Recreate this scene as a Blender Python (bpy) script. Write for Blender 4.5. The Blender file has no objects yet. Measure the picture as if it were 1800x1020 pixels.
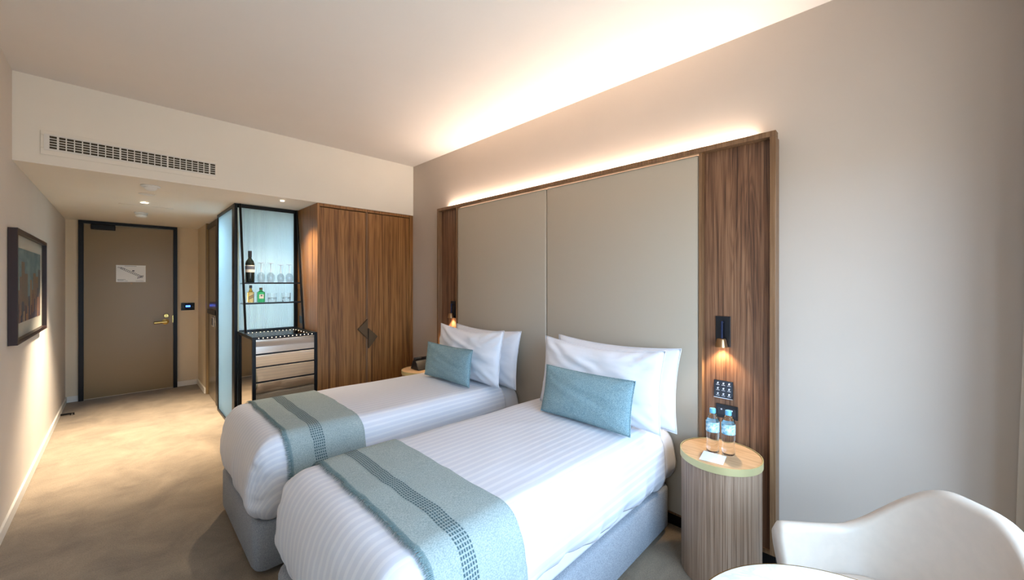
import bpy, bmesh, math, random
from mathutils import Vector, Matrix, noise
random.seed(7)
sc = bpy.context.scene
C = sc.collection
PI = math.pi

# ------------------------------------------------------------------ camera, world, exposure
F_PX, YAW, HOR, CAMZ = 676.55, 0.7913, 496.95, 1.56
cam = bpy.data.cameras.new('camera'); cam_o = bpy.data.objects.new('camera', cam); C.objects.link(cam_o)
cam.sensor_fit = 'HORIZONTAL'; cam.sensor_width = 36.0; cam.lens = 36.0 * F_PX / 1800.0
cam.shift_y = -(510 - HOR) / 1800.0; cam.clip_start = 0.03
cam_o.location = (0, 0, CAMZ); cam_o.rotation_euler = (PI / 2, 0, -YAW)
sc.camera = cam_o
vs = sc.view_settings
vs.view_transform = 'Standard'; vs.look = 'None'; vs.gamma = 1.0; vs.use_curve_mapping = False
vs.exposure = 1.2

world = bpy.data.worlds.new('world'); sc.world = world; world.use_nodes = True
wn = world.node_tree.nodes; bgn = wn['Background']
bgn.inputs['Strength'].default_value = 7.7
_tc = wn.new('ShaderNodeTexCoord'); _sp = wn.new('ShaderNodeSeparateXYZ'); _rp = wn.new('ShaderNodeValToRGB'); _wl = world.node_tree.links
_wl.new(_tc.outputs['Generated'], _sp.inputs[0]); _wl.new(_sp.outputs['Z'], _rp.inputs['Fac']); _wl.new(_rp.outputs['Color'], bgn.inputs['Color'])
_rp.color_ramp.elements[0].position = 0.0; _rp.color_ramp.elements[0].color = (0.34, 0.35, 0.35, 1)      # ground below the horizon
_rp.color_ramp.elements[1].position = 0.02; _rp.color_ramp.elements[1].color = (0.49, 0.71, 1.0, 1)      # even overcast sky

WIN_Y = -0.56
WX0, WX1, WZ0, WZ1 = 0.25, 2.10, 0.20, 2.25
pl = bpy.data.lights.new('window_portal', 'AREA'); pl.shape = 'RECTANGLE'; pl.size = WX1 - WX0; pl.size_y = WZ1 - WZ0
pl.cycles.is_portal = True
plo = bpy.data.objects.new('window_portal', pl); C.objects.link(plo)
plo.location = ((WX0 + WX1) / 2, WIN_Y - 0.12, (WZ0 + WZ1) / 2); plo.rotation_euler = (PI / 2, 0, 0)
plo.rotation_euler = (-PI / 2, 0, PI)   # local -Z faces +Y (into the room)

WARM = (1.0, 0.85, 0.66)
# ------------------------------------------------------------------ materials
MATS = {}
def lin(r, g, b):
    f = lambda c: (c / 255 / 12.92) if c / 255 <= 0.04045 else ((c / 255 + 0.055) / 1.055) ** 2.4
    return (f(r), f(g), f(b), 1)
def mat(name, col, rough=0.5, metal=0.0, **kw):
    m = bpy.data.materials.new(name); m.use_nodes = True
    b = m.node_tree.nodes['Principled BSDF']
    b.inputs['Base Color'].default_value = col if len(col) == 4 else (*col, 1)
    b.inputs['Roughness'].default_value = rough; b.inputs['Metallic'].default_value = metal
    for k, v in kw.items(): b.inputs[k].default_value = v
    MATS[name] = m
    return m
def nd(m, t, **kw):
    n = m.node_tree.nodes.new(t)
    for k, v in kw.items(): setattr(n, k, v)
    return n
def lk(m, a, b): m.node_tree.links.new(a, b)
def bsdf(m): return m.node_tree.nodes['Principled BSDF']
def ramp(m, fac, stops):
    r = nd(m, 'ShaderNodeValToRGB'); e = r.color_ramp.elements
    while len(e) < len(stops): e.new(0.5)
    for i, (p, c) in enumerate(stops): e[i].position = p; e[i].color = c
    lk(m, fac, r.inputs['Fac']); return r
def tex_noise(m, vec, scale, detail=3, rough=0.5, dist=0.0):
    n = nd(m, 'ShaderNodeTexNoise'); n.inputs['Scale'].default_value = scale; n.inputs['Detail'].default_value = detail
    n.inputs['Roughness'].default_value = rough; n.inputs['Distortion'].default_value = dist
    if vec is not None: lk(m, vec, n.inputs['Vector'])
    return n
def geo_pos(m, scale=(1, 1, 1)):
    g = nd(m, 'ShaderNodeTexCoord'); mp = nd(m, 'ShaderNodeMapping'); mp.inputs['Scale'].default_value = scale
    lk(m, g.outputs['Object'], mp.inputs['Vector']); return mp.outputs['Vector']
def add_bump(m, h, strength=0.3, dist=0.002):
    bp = nd(m, 'ShaderNodeBump'); bp.inputs['Strength'].default_value = strength; bp.inputs['Distance'].default_value = dist
    lk(m, h, bp.inputs['Height']); lk(m, bp.outputs['Normal'], bsdf(m).inputs['Normal'])
def noisy(name, col, rough=0.6, amt=0.06, scale=6, bump=0.0, bscale=200, bd=0.001):
    m = mat(name, col, rough); v = geo_pos(m); n = tex_noise(m, v, scale, 4)
    a = tuple(c * (1 - amt) for c in col[:3]) + (1,); b = tuple(min(1, c * (1 + amt)) for c in col[:3]) + (1,)
    r = ramp(m, n.outputs['Fac'], [(0.3, a), (0.7, b)]); lk(m, r.outputs['Color'], bsdf(m).inputs['Base Color'])
    if bump: add_bump(m, tex_noise(m, v, bscale, 2).outputs['Fac'], bump, bd)
    return m
def emis(name, col, s):
    m = mat(name, (0, 0, 0), 0.5); b = bsdf(m)
    b.inputs['Emission Color'].default_value = (*col, 1); b.inputs['Emission Strength'].default_value = s; return m
def wood(name, dark, mid, light, rough=0.42, hs=16, zs=0.9, flat=False):
    """straight-grained veneer: fine vertical pores over broad soft figure"""
    m = mat(name, mid, rough)
    fig = tex_noise(m, geo_pos(m, (hs * .55, zs * .5 if flat else hs * .55, hs * .55 if flat else zs * .5)), 1.0, 2, 0.5, 1.4)
    gr = tex_noise(m, geo_pos(m, (hs * 5, zs * 1.3 if flat else hs * 5, hs * 5 if flat else zs * 1.3)), 1.0, 5, 0.62, 0.25)
    po = tex_noise(m, geo_pos(m, (hs * 18, zs * 5 if flat else hs * 18, hs * 18 if flat else zs * 5)), 1.0, 2, 0.5)
    w = nd(m, 'ShaderNodeMath', operation='MULTIPLY'); lk(m, fig.outputs['Fac'], w.inputs[0]); w.inputs[1].default_value = 60.0
    rings = nd(m, 'ShaderNodeMath', operation='SINE'); lk(m, w.outputs[0], rings.inputs[0])
    a = nd(m, 'ShaderNodeMath', operation='MULTIPLY_ADD'); lk(m, rings.outputs[0], a.inputs[0]); a.inputs[1].default_value = 0.045; lk(m, gr.outputs['Fac'], a.inputs[2])
    b = nd(m, 'ShaderNodeMath', operation='MULTIPLY_ADD'); lk(m, po.outputs['Fac'], b.inputs[0]); b.inputs[1].default_value = 0.35; lk(m, a.outputs[0], b.inputs[2])
    r = ramp(m, b.outputs[0], [(0.50, dark), (0.68, mid), (0.88, light)])
    lk(m, r.outputs['Color'], bsdf(m).inputs['Base Color'])
    add_bump(m, gr.outputs['Fac'], 0.10, 0.001)
    return m

noisy('wall_paint', lin(198, 184, 170), 0.75, 0.015, 3, 0.05, 300)
noisy('wall_left_paint', lin(222, 210, 196), 0.75, 0.015, 3, 0.05, 300)
noisy('white_paint', lin(240, 231, 216), 0.75, 0.012, 3, 0.04, 300)
noisy('ceiling_paint', lin(236, 227, 218), 0.8, 0.01, 3)
noisy('entry_paint', lin(220, 202, 174), 0.75, 0.015, 3)
mat('trim_white', lin(232, 226, 216), 0.45)
wood('walnut', lin(72, 45, 30), lin(116, 80, 56), lin(148, 109, 80))
wood('walnut_wardrobe', lin(98, 60, 24), lin(146, 98, 50), lin(172, 122, 68), hs=13, zs=0.7)
wood('walnut_frame', lin(104, 72, 46), lin(126, 92, 62), lin(142, 108, 76), hs=20)
wood('table_veneer', lin(116, 90, 70), lin(150, 121, 98), lin(172, 144, 120), hs=30, zs=0.8)
wood('table_top_wood', lin(182, 146, 108), lin(200, 164, 124), lin(212, 178, 138), rough=0.4, hs=12, zs=2.5, flat=True)
mat('gold_band', lin(204, 190, 138), 0.4, 0.4)
mat('brass', lin(206, 178, 106), 0.25, 1.0)
mat('bronze', lin(168, 130, 92), 0.3, 0.9)
mat('black_metal', (0.008, 0.008, 0.009), 0.38, 0.6)
mat('black_plastic', (0.006, 0.007, 0.010), 0.3)
mat('black_gloss', (0.010, 0.012, 0.018), 0.08)
mat('door_bronze', lin(136, 112, 76), 0.36, 0.1)
mat('white_plastic', lin(235, 233, 228), 0.35)
mat('chrome', (0.75, 0.75, 0.75), 0.2, 1.0)
mat('paper', lin(244, 243, 240), 0.7)
mat('ink', lin(84, 88, 100), 0.7)
mat('icon_white', lin(205, 210, 220), 0.5)
mat('dark_void', (0.02, 0.018, 0.013), 0.8)
mat('vent_dark', lin(70, 58, 40), 0.8)
mat('mirror_bronze', (0.80, 0.72, 0.62), 0.035, 1.0)
mat('door_glass', lin(120, 108, 88), 0.22, 0.5)
mat('tile', lin(236, 238, 240), 0.25)
mat('plug_dark', lin(40, 44, 52), 0.4)
emis('lamp_glow', (1.0, 0.80, 0.52), 14)
emis('led_glow', (1.0, 0.78, 0.50), 4)
emis('strip_glow', (1.0, 0.77, 0.56), 8)
emis('blue_display', (0.05, 0.15, 1.0), 2.5)
emis('downlight_glow', (1.0, 0.86, 0.66), 12)

# carpet
m = mat('carpet', lin(140, 124, 104), 0.95); v = geo_pos(m)
n1 = tex_noise(m, v, 3.4, 6, 0.65, 0.5); n2 = tex_noise(m, v, 160, 2)
r1 = ramp(m, n1.outputs['Fac'], [(0.30, lin(118, 102, 82)), (0.70, lin(158, 139, 114))])
r2 = ramp(m, n2.outputs['Fac'], [(0.3, (0.78, 0.78, 0.78, 1)), (0.7, (1.1, 1.1, 1.1, 1))])
mm = nd(m, 'ShaderNodeMix', data_type='RGBA', blend_type='MULTIPLY'); mm.inputs[0].default_value = 1
lk(m, r1.outputs[0], mm.inputs[6]); lk(m, r2.outputs[0], mm.inputs[7]); lk(m, mm.outputs[2], bsdf(m).inputs['Base Color'])
add_bump(m, n2.outputs['Fac'], 0.5, 0.004)
bsdf(m).inputs['Sheen Weight'].default_value = 0.2
# striped cotton for duvets (uv.y = metres across the bed)
m = mat('duvet_cotton', lin(238, 238, 241), 0.75)
uv = nd(m, 'ShaderNodeUVMap'); sx = nd(m, 'ShaderNodeSeparateXYZ'); lk(m, uv.outputs['UV'], sx.inputs[0])
ml = nd(m, 'ShaderNodeMath', operation='MULTIPLY'); lk(m, sx.outputs['Y'], ml.inputs[0]); ml.inputs[1].default_value = 2 * PI / 0.042
sn = nd(m, 'ShaderNodeMath', operation='SINE'); lk(m, ml.outputs[0], sn.inputs[0])
r1 = ramp(m, sn.outputs[0], [(0.0, lin(219, 220, 226)), (0.5, lin(231, 231, 234))])
r1.color_ramp.elements[0].position = 0.2; lk(m, r1.outputs[0], bsdf(m).inputs['Base Color'])
rr = ramp(m, sn.outputs[0], [(0.2, (0.45,) * 3 + (1,)), (0.6, (0.8,) * 3 + (1,))]); lk(m, rr.outputs[0], bsdf(m).inputs['Roughness'])
add_bump(m, sn.outputs[0], 0.06, 0.003)
mat('white_cotton', lin(232, 232, 236), 0.8)
v = geo_pos(MATS['white_cotton']); add_bump(MATS['white_cotton'], tex_noise(MATS['white_cotton'], v, 14, 3, 0.5, 1.2).outputs['Fac'], 0.10, 0.012)
# woven teal cloths
def weave(name, a, b, scale=220, bump=0.4):
    m = mat(name, a, 0.9); v = geo_pos(m); n = tex_noise(m, v, scale, 3, 0.7); n2 = tex_noise(m, v, 14, 3)
    ad = nd(m, 'ShaderNodeMath', operation='MULTIPLY_ADD'); lk(m, n2.outputs['Fac'], ad.inputs[0]); ad.inputs[1].default_value = 0.08
    lk(m, n.outputs['Fac'], ad.inputs[2])
    r = ramp(m, ad.outputs[0], [(0.40, a), (0.68, b)]); lk(m, r.outputs[0], bsdf(m).inputs['Base Color'])
    add_bump(m, n.outputs['Fac'], bump, 0.002); return m
weave('runner_wool', lin(138, 152, 148), lin(176, 187, 183))
weave('cushion_fabric', lin(98, 132, 140), lin(158, 182, 186), 240)
weave('fringe_teal', lin(98, 124, 126), lin(136, 158, 158))
weave('runner_dash', lin(62, 86, 92), lin(84, 108, 112))
weave('base_fabric', lin(128, 132, 138), lin(168, 171, 175), 260)
mat('headboard_fabric', lin(182, 170, 152), 0.55)
v = geo_pos(MATS['headboard_fabric']); add_bump(MATS['headboard_fabric'], tex_noise(MATS['headboard_fabric'], v, 350, 2).outputs['Fac'], 0.12, 0.001)
noisy('leather_cream', lin(198, 180, 162), 0.42, 0.03, 30, 0.06, 160)
mat('curtain_cloth', lin(196, 186, 172), 0.9)
# marble
m = mat('marble', lin(240, 238, 235), 0.12); v = geo_pos(m, (1, 1, 1)); n = tex_noise(m, v, 4.5, 6, 0.6, 1.6)
r = ramp(m, n.outputs['Fac'], [(0.455, lin(243, 241, 238)), (0.495, lin(226, 222, 218)), (0.53, lin(243, 241, 238))])
lk(m, r.outputs[0], bsdf(m).inputs['Base Color'])
# glasses
def glassy(name, col, rough=0.0, ior=1.45):
    m = mat(name, col, rough); b = bsdf(m); b.inputs['Transmission Weight'].default_value = 1; b.inputs['IOR'].default_value = ior; return m
glassy('clear_glass', (1, 1, 1)); glassy('amber_glass', (0.85, 0.42, 0.06)); glassy('green_glass', (0.10, 0.62, 0.22))
glassy('water_plastic', (0.95, 0.98, 1.0), 0.02, 1.33)
mat('wine_glass_dark', (0.006, 0.012, 0.010), 0.06)
def thin_glass(name, col, gloss):
    m = bpy.data.materials.new(name); m.use_nodes = True; t = m.node_tree; t.nodes.clear()
    o = t.nodes.new('ShaderNodeOutputMaterial'); mx = t.nodes.new('ShaderNodeMixShader'); a = t.nodes.new('ShaderNodeBsdfTransparent'); g = t.nodes.new('ShaderNodeBsdfGlossy')
    a.inputs[0].default_value = col; g.inputs['Roughness'].default_value = 0.02; mx.inputs[0].default_value = gloss
    t.links.new(a.outputs[0], mx.inputs[1]); t.links.new(g.outputs[0], mx.inputs[2]); t.links.new(mx.outputs[0], o.inputs[0]); MATS[name] = m
thin_glass('window_glass', (0.95, 0.97, 0.98, 1), 0.05); thin_glass('picture_glass', (0.97, 0.97, 0.97, 1), 0.06)
thin_glass('stem_glass', (0.86, 0.89, 0.91, 1), 0.14); thin_glass('tray_glass', (0.9, 0.92, 0.93, 1), 0.16)
def frosted(name, col, ribs):
    m = bpy.data.materials.new(name); m.use_nodes = True; t = m.node_tree; t.nodes.clear()
    o = t.nodes.new('ShaderNodeOutputMaterial'); mx = t.nodes.new('ShaderNodeMixShader'); a = t.nodes.new('ShaderNodeBsdfTranslucent'); g = t.nodes.new('ShaderNodeBsdfGlossy')
    a.inputs[0].default_value = col; g.inputs['Roughness'].default_value = 0.25; mx.inputs[0].default_value = 0.10
    t.links.new(a.outputs[0], mx.inputs[1]); t.links.new(g.outputs[0], mx.inputs[2]); t.links.new(mx.outputs[0], o.inputs[0]); MATS[name] = m
frosted('frosted_glass', (0.80, 0.90, 0.94, 1), False)
# skyline print: layered columns of random height
m = mat('skyline_print', (0.2, 0.3, 0.3), 0.6)
tc = nd(m, 'ShaderNodeTexCoord'); sp = nd(m, 'ShaderNodeSeparateXYZ'); lk(m, tc.outputs['Generated'], sp.inputs[0])
def mth(op, a, b=None):
    n = nd(m, 'ShaderNodeMath', operation=op)
    for i, x in enumerate((a, b)):
        if x is None: continue
        if isinstance(x, (int, float)): n.inputs[i].default_value = x
        else: lk(m, x, n.inputs[i])
    return n.outputs[0]
sky_n = tex_noise(m, tc.outputs['Generated'], 5, 5, 0.6, 1.0)
cur = ramp(m, sky_n.outputs['Fac'], [(0.3, lin(92, 122, 128)), (0.7, lin(138, 160, 158))]).outputs[0]
for k, (N, base, amp, pal) in enumerate([(9, 0.30, 0.55, [(0, lin(60, 88, 100)), (0.5, lin(148, 110, 70)), (1, lin(84, 100, 108))]),
                                         (13, 0.18, 0.48, [(0, lin(150, 98, 62)), (0.5, lin(70, 84, 98)), (1, lin(178, 132, 84))]),
                                         (21, 0.05, 0.36, [(0, lin(120, 70, 54)), (0.4, lin(62, 72, 96)), (0.75, lin(170, 120, 80)), (1, lin(196, 176, 132))])]):
    cx = mth('FLOOR', mth('MULTIPLY', sp.outputs['Y'], N)); wn1 = nd(m, 'ShaderNodeTexWhiteNoise', noise_dimensions='1D'); lk(m, mth('ADD', cx, 3.7 + 17 * k), wn1.inputs['W'])
    hgt = mth('ADD', mth('MULTIPLY', wn1.outputs['Value'], amp), base); msk = mth('LESS_THAN', sp.outputs['Z'], hgt)
    wn2 = nd(m, 'ShaderNodeTexWhiteNoise', noise_dimensions='1D'); lk(m, mth('ADD', cx, 91.3 + k), wn2.inputs['W'])
    n2 = tex_noise(m, tc.outputs['Generated'], 30, 3)
    pc = ramp(m, mth('ADD', mth('MULTIPLY', wn2.outputs['Value'], 0.8), mth('MULTIPLY', n2.outputs['Fac'], 0.25)), pal).outputs[0]
    mix = nd(m, 'ShaderNodeMix', data_type='RGBA'); lk(m, msk, mix.inputs[0]); lk(m, cur, mix.inputs[6]); lk(m, pc, mix.inputs[7]); cur = mix.outputs[2]
lk(m, cur, bsdf(m).inputs['Base Color'])

# ------------------------------------------------------------------ mesh helpers
def link_mesh(name, bm, material, parent=None, smooth=False, bevel=0.0, bseg=2):
    """bm is in world coordinates; a child is stored relative to its parent."""
    bmesh.ops.recalc_face_normals(bm, faces=bm.faces)
    me = bpy.data.meshes.new(name)
    off = Vector((0, 0, 0))
    if parent is not None:
        off = Vector(parent.get('_w', parent.location[:]))
    else:
        xs = [v.co for v in bm.verts]
        mn = Vector((min(c.x for c in xs), min(c.y for c in xs), min(c.z for c in xs))); mx = Vector((max(c.x for c in xs), max(c.y for c in xs), 0))
        off = Vector(((mn.x + mx.x) / 2, (mn.y + mx.y) / 2, mn.z))
    bmesh.ops.translate(bm, verts=bm.verts, vec=-off)
    bm.to_mesh(me); bm.free()
    me.materials.append(MATS[material])
    o = bpy.data.objects.new(name, me); C.objects.link(o)
    if parent is not None:
        o.parent = parent; o['_w'] = off[:]
    else:
        o.location = off; o['_w'] = off[:]
    if smooth:
        for p in me.polygons: p.use_smooth = True
    if bevel > 0:
        b = o.modifiers.new('bevel', 'BEVEL'); b.width = bevel; b.segments = bseg; b.limit_method = 'ANGLE'; b.angle_limit = math.radians(40)
        if hasattr(b, 'harden_normals'): b.harden_normals = False
    return o
def thing(name, label, cat, loc, group=None):
    o = bpy.data.objects.new(name, None); C.objects.link(o); o.location = loc; o.empty_display_size = 0.1
    o['label'] = label; o['category'] = cat; o['_w'] = tuple(loc)
    if group: o['group'] = group
    return o
def tag(o, label, cat, group=None):
    o['label'] = label; o['category'] = cat
    if group: o['group'] = group
    return o
def struct(o): o['kind'] = 'structure'; return o
def box(bm, x0, x1, y0, y1, z0, z1):
    r = bmesh.ops.create_cube(bm, size=1.0)
    M = Matrix.Translation(((x0 + x1) / 2, (y0 + y1) / 2, (z0 + z1) / 2)) @ Matrix.Diagonal((abs(x1 - x0), abs(y1 - y0), abs(z1 - z0), 1))
    bmesh.ops.transform(bm, matrix=M, verts=r['verts']); return r['verts']
def boxes(*bs):
    bm = bmesh.new()
    for b in bs: box(bm, *b)
    return bm
def B(name, b, material, parent=None, bevel=0.0, **k): return link_mesh(name, boxes(b), material, parent, bevel=bevel, **k)
def bar(bm, p, q, r, seg=10):
    p = Vector(p); q = Vector(q); d = q - p
    rr = bmesh.ops.create_cone(bm, cap_ends=True, segments=seg, radius1=r, radius2=r, depth=d.length)
    M = Matrix.Translation((p + q) / 2) @ d.to_track_quat('Z', 'Y').to_matrix().to_4x4()
    bmesh.ops.transform(bm, matrix=M, verts=rr['verts']); return rr['verts']
def lathe(bm, prof, c=(0, 0, 0), seg=28, M=None):
    rings = []
    for r, z in prof:
        if r < 1e-6: rings.append([bm.verts.new((0, 0, z))])
        else: rings.append([bm.verts.new((r * math.cos(2 * PI * i / seg), r * math.sin(2 * PI * i / seg), z)) for i in range(seg)])
    for a, b in zip(rings, rings[1:]):
        for i in range(seg):
            j = (i + 1) % seg
            if len(a) == 1 and len(b) == 1: continue
            if len(a) == 1: bm.faces.new((a[0], b[i], b[j]))
            elif len(b) == 1: bm.faces.new((a[i], a[j], b[0]))
            else: bm.faces.new((a[i], a[j], b[j], b[i]))
    vv = [v for r in rings for v in r]
    T = Matrix.Translation(c) @ (M if M is not None else Matrix.Identity(4))
    bmesh.ops.transform(bm, matrix=T, verts=vv); return vv
def L(name, prof, c, material, parent=None, seg=28, M=None, bevel=0, smooth=True):
    bm = bmesh.new(); lathe(bm, prof, c, seg, M); o = link_mesh(name, bm, material, parent, smooth=smooth)
    if smooth: o.modifiers.new('edge', 'EDGE_SPLIT').split_angle = math.radians(38)
    return o
def prism(bm, pts, ax, a0, a1):
    """polygon pts in the two other axes, extruded along axis ax from a0 to a1"""
    def mk(p, a):
        c = list(p); c.insert('xyz'.index(ax), a); return bm.verts.new(c)
    lo = [mk(p, a0) for p in pts]; hi = [mk(p, a1) for p in pts]
    bm.faces.new(lo[::-1]); bm.faces.new(hi); n = len(pts)
    for i in range(n): bm.faces.new((lo[i], lo[(i + 1) % n], hi[(i + 1) % n], hi[i]))

# ------------------------------------------------------------------ room shell
XL, XR, YB, YD, ZC, ZS = -0.522, 2.524, 4.209, 7.622, 2.989, 2.386
XA = 0.82       # side wall of the entry / bathroom
YG = 4.86       # ribbed glass behind the minibar
struct(B('floor', (XL - .12, XR + .12, WIN_Y - .12, YD + .12, -.1, 0), 'carpet'))
struct(B('wall_left', (XL - .12, XL, WIN_Y - .12, YD + .12, 0, ZC), 'wall_left_paint'))
struct(B('wall_right', (XR, XR + .12, WIN_Y - .12, YD + .12, 0, ZC), 'wall_paint'))
struct(B('ceiling', (XL - .12, XR + .12, WIN_Y - .12, YB, ZC, ZC + .12), 'ceiling_paint'))
struct(B('wall_bulkhead', (XL, XR, YB, YB + .12, ZS + .01, ZC + .12), 'white_paint'))
struct(B('ceiling_entry', (XL, XR, YB, YD, ZS, ZS + .01), 'white_paint'))
struct(B('ceiling_void', (XL, XR, YB + .12, YD + .12, ZS + .011, ZC), 'dark_void'))
struct(B('wall_back', (XL, XR, YD, YD + .12, 0, ZS), 'entry_paint'))
struct(B('wall_entry_side', (XA, XA + .09, 6.87, YD, 0, ZS), 'entry_paint'))
# window wall with its opening
struct(link_mesh('wall_window', boxes((XL, WX0, WIN_Y - .12, WIN_Y, 0, ZC), (WX1, XR, WIN_Y - .12, WIN_Y, 0, ZC),
                                      (WX0, WX1, WIN_Y - .12, WIN_Y, 0, WZ0), (WX0, WX1, WIN_Y - .12, WIN_Y, WZ1, ZC)), 'wall_paint'))
wf = struct(link_mesh('window_1', boxes((WX0, WX0 + .05, WIN_Y - .09, WIN_Y - .04, WZ0, WZ1), (WX1 - .05, WX1, WIN_Y - .09, WIN_Y - .04, WZ0, WZ1),
                                (WX0 + .05, WX1 - .05, WIN_Y - .09, WIN_Y - .04, WZ0, WZ0 + .05), (WX0 + .05, WX1 - .05, WIN_Y - .09, WIN_Y - .04, WZ1 - .05, WZ1),
                                (1.16, 1.20, WIN_Y - .09, WIN_Y - .04, WZ0 + .05, WZ1 - .05)), 'black_metal'))
B('pane', (WX0 + .05, 1.16, WIN_Y - .068, WIN_Y - .062, WZ0 + .05, WZ1 - .05), 'window_glass', wf)
B('pane', (1.20, WX1 - .05, WIN_Y - .068, WIN_Y - .062, WZ0 + .05, WZ1 - .05), 'window_glass', wf)
# baseboards
struct(B('baseboard_left', (XL, XL + .014, WIN_Y + .01, YD - .016, 0, .075), 'trim_white', bevel=.003))
struct(link_mesh('baseboard_back', boxes((XL + .015, -.412, YD - .014, YD, 0, .075), (.578, XA - .015, YD - .014, YD, 0, .075)), 'trim_white'))
struct(B('baseboard_entry', (XA - .014, XA, 6.875, YD, 0, .075), 'trim_white'))
struct(link_mesh('baseboard_right', boxes((XR - .014, XR, WIN_Y + .01, .43, 0, .075), (XR - .014, XR, 3.60, YB - .01, 0, .075)), 'trim_white'))
# bathroom shell
struct(B('floor_bathroom', (XA + .1, XR, YG + .1, YD, 0.001, .012), 'tile'))
struct(B('wall_bathroom', (1.41, XR, YG + .012, YG + .05, 0, ZS), 'tile'))

# ------------------------------------------------------------------ entry door
YF = YD - .035
dr = struct(B('door_1', (-.362, .530, YD - .02, YD - .001, .012, 2.335), 'door_bronze', bevel=.002))
B('frame_side', (-.408, -.362, YD - .045, YD - .001, 0, 2.382), 'black_metal', dr)
B('frame_side', (.530, .574, YD - .045, YD - .001, 0, 2.382), 'black_metal', dr)
B('frame_head', (-.362, .530, YD - .045, YD - .001, 2.345, 2.382), 'black_metal', dr)
B('door_closer', (-.296, -.068, YD - .085, YD - .0205, 2.270, 2.338), 'black_metal', dr, bevel=.006)
# lever handle
lv = L('lever_handle', [(0, 0), (.040, 0), (.040, .012), (.034, .016), (0, .016)], (.442, YD - .0205, .985), 'brass', dr, M=Matrix.Rotation(PI / 2, 4, 'X'))
bm = bmesh.new(); bar(bm, (.442, YD - .03, .985), (.442, YD - .075, .985), .014, 14); bar(bm, (.458, YD - .075, .985), (.318, YD - .075, .978), .018, 14)
bm2 = link_mesh('lever', bm, 'brass', lv, smooth=True); bm2.modifiers.new('e', 'EDGE_SPLIT').split_angle = .7
L('lock_rosette', [(0, 0), (.030, 0), (.030, .012), (.024, .018), (0, .018)], (.452, YD - .0205, 1.072), 'brass', dr, M=Matrix.Rotation(PI / 2, 4, 'X'))
bm = bmesh.new(); box(bm, .444, .460, YD - .052, YD - .036, 1.05, 1.094); link_mesh('thumb_turn', bm, 'brass', dr, bevel=.003)
B('strike_plate', (.521, .5295, YD - .0225, YD - .0205, .97, 1.07), 'brass', dr)
L('peephole', [(0, 0), (.011, 0), (.011, .004), (.006, .006), (0, .004)], (.088, YD - .0205, 1.545), 'bronze', dr, seg=16, M=Matrix.Rotation(PI / 2, 4, 'X'))
# evacuation plan sheet
ev = tag(B('evacuation_plan', (-.063, .233, YD - .0235, YD - .0208, 1.568, 1.803), 'paper'), 'white landscape evacuation plan sheet fixed to the bronze entry door', 'sign')
y0 = YD - .0243; bm = bmesh.new()
def strip(x0, z0, x1, z1, w):
    d = Vector((x1 - x0, 0, z1 - z0)).normalized(); n = Vector((-d.z, 0, d.x)) * w / 2
    vs_ = [bm.verts.new(Vector((a, y0, b)) + s * n) for a, b, s in ((x0, z0, 1), (x1, z1, 1), (x1, z1, -1), (x0, z0, -1))]; bm.faces.new(vs_)
strip(-.02, 1.752, .195, 1.628, .004); strip(-.015, 1.772, .205, 1.645, .004)
for k in range(14):
    t = k / 13; x = -.018 + .215 * t; z = 1.752 - .124 * t; strip(x, z, x + .008, z + .019, .004)
for k in range(6):
    x = -.045 + .012 * k; z = 1.765 - .004 * k; strip(x, z, x + .006, z + .014, .005)
for k in range(5):
    x = .15 + .013 * k; z = 1.625 + .006 * k; strip(x, z - .012, x + .004, z + .016, .006)
strip(.095, 1.725, .118, 1.725, .016); strip(-.05, 1.603, .03, 1.603, .004); strip(-.05, 1.593, .01, 1.593, .004); strip(-.05, 1.583, .05, 1.583, .004)
strip(.13, 1.583, .21, 1.583, .004); strip(.02, 1.790, .14, 1.790, .004)
link_mesh('printed_plan', bm, 'ink', ev)
# thermostat
th = thing('thermostat_panel', 'black wall control with blue display right of the entry door', 'thermostat', (.70, YD - .001, 1.15))
B('body', (.618, .777, YD - .014, YD - .001, 1.140, 1.252), 'black_gloss', th, bevel=.003)
B('display', (.672, .726, YD - .0152, YD - .0142, 1.188, 1.214), 'blue_display', th)
for x in (.640, .756):
    B('button', (x - .009, x + .009, YD - .0158, YD - .0142, 1.185, 1.203), 'plug_dark', th)
# door stop
ds = thing('door_stop', 'dark metal door stop on the carpet by the left baseboard', 'door stop', (-.46, 6.88, .001))
bm = bmesh.new(); bar(bm, (-.505, 6.88, .02), (-.40, 6.86, .02), .011); link_mesh('rod', bm, 'black_metal', ds)
L('foot', [(0, 0), (.022, 0), (.022, .006), (.01, .012), (.01, .024), (0, .024)], (-.415, 6.862, .001), 'chrome', ds, 16)

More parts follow.
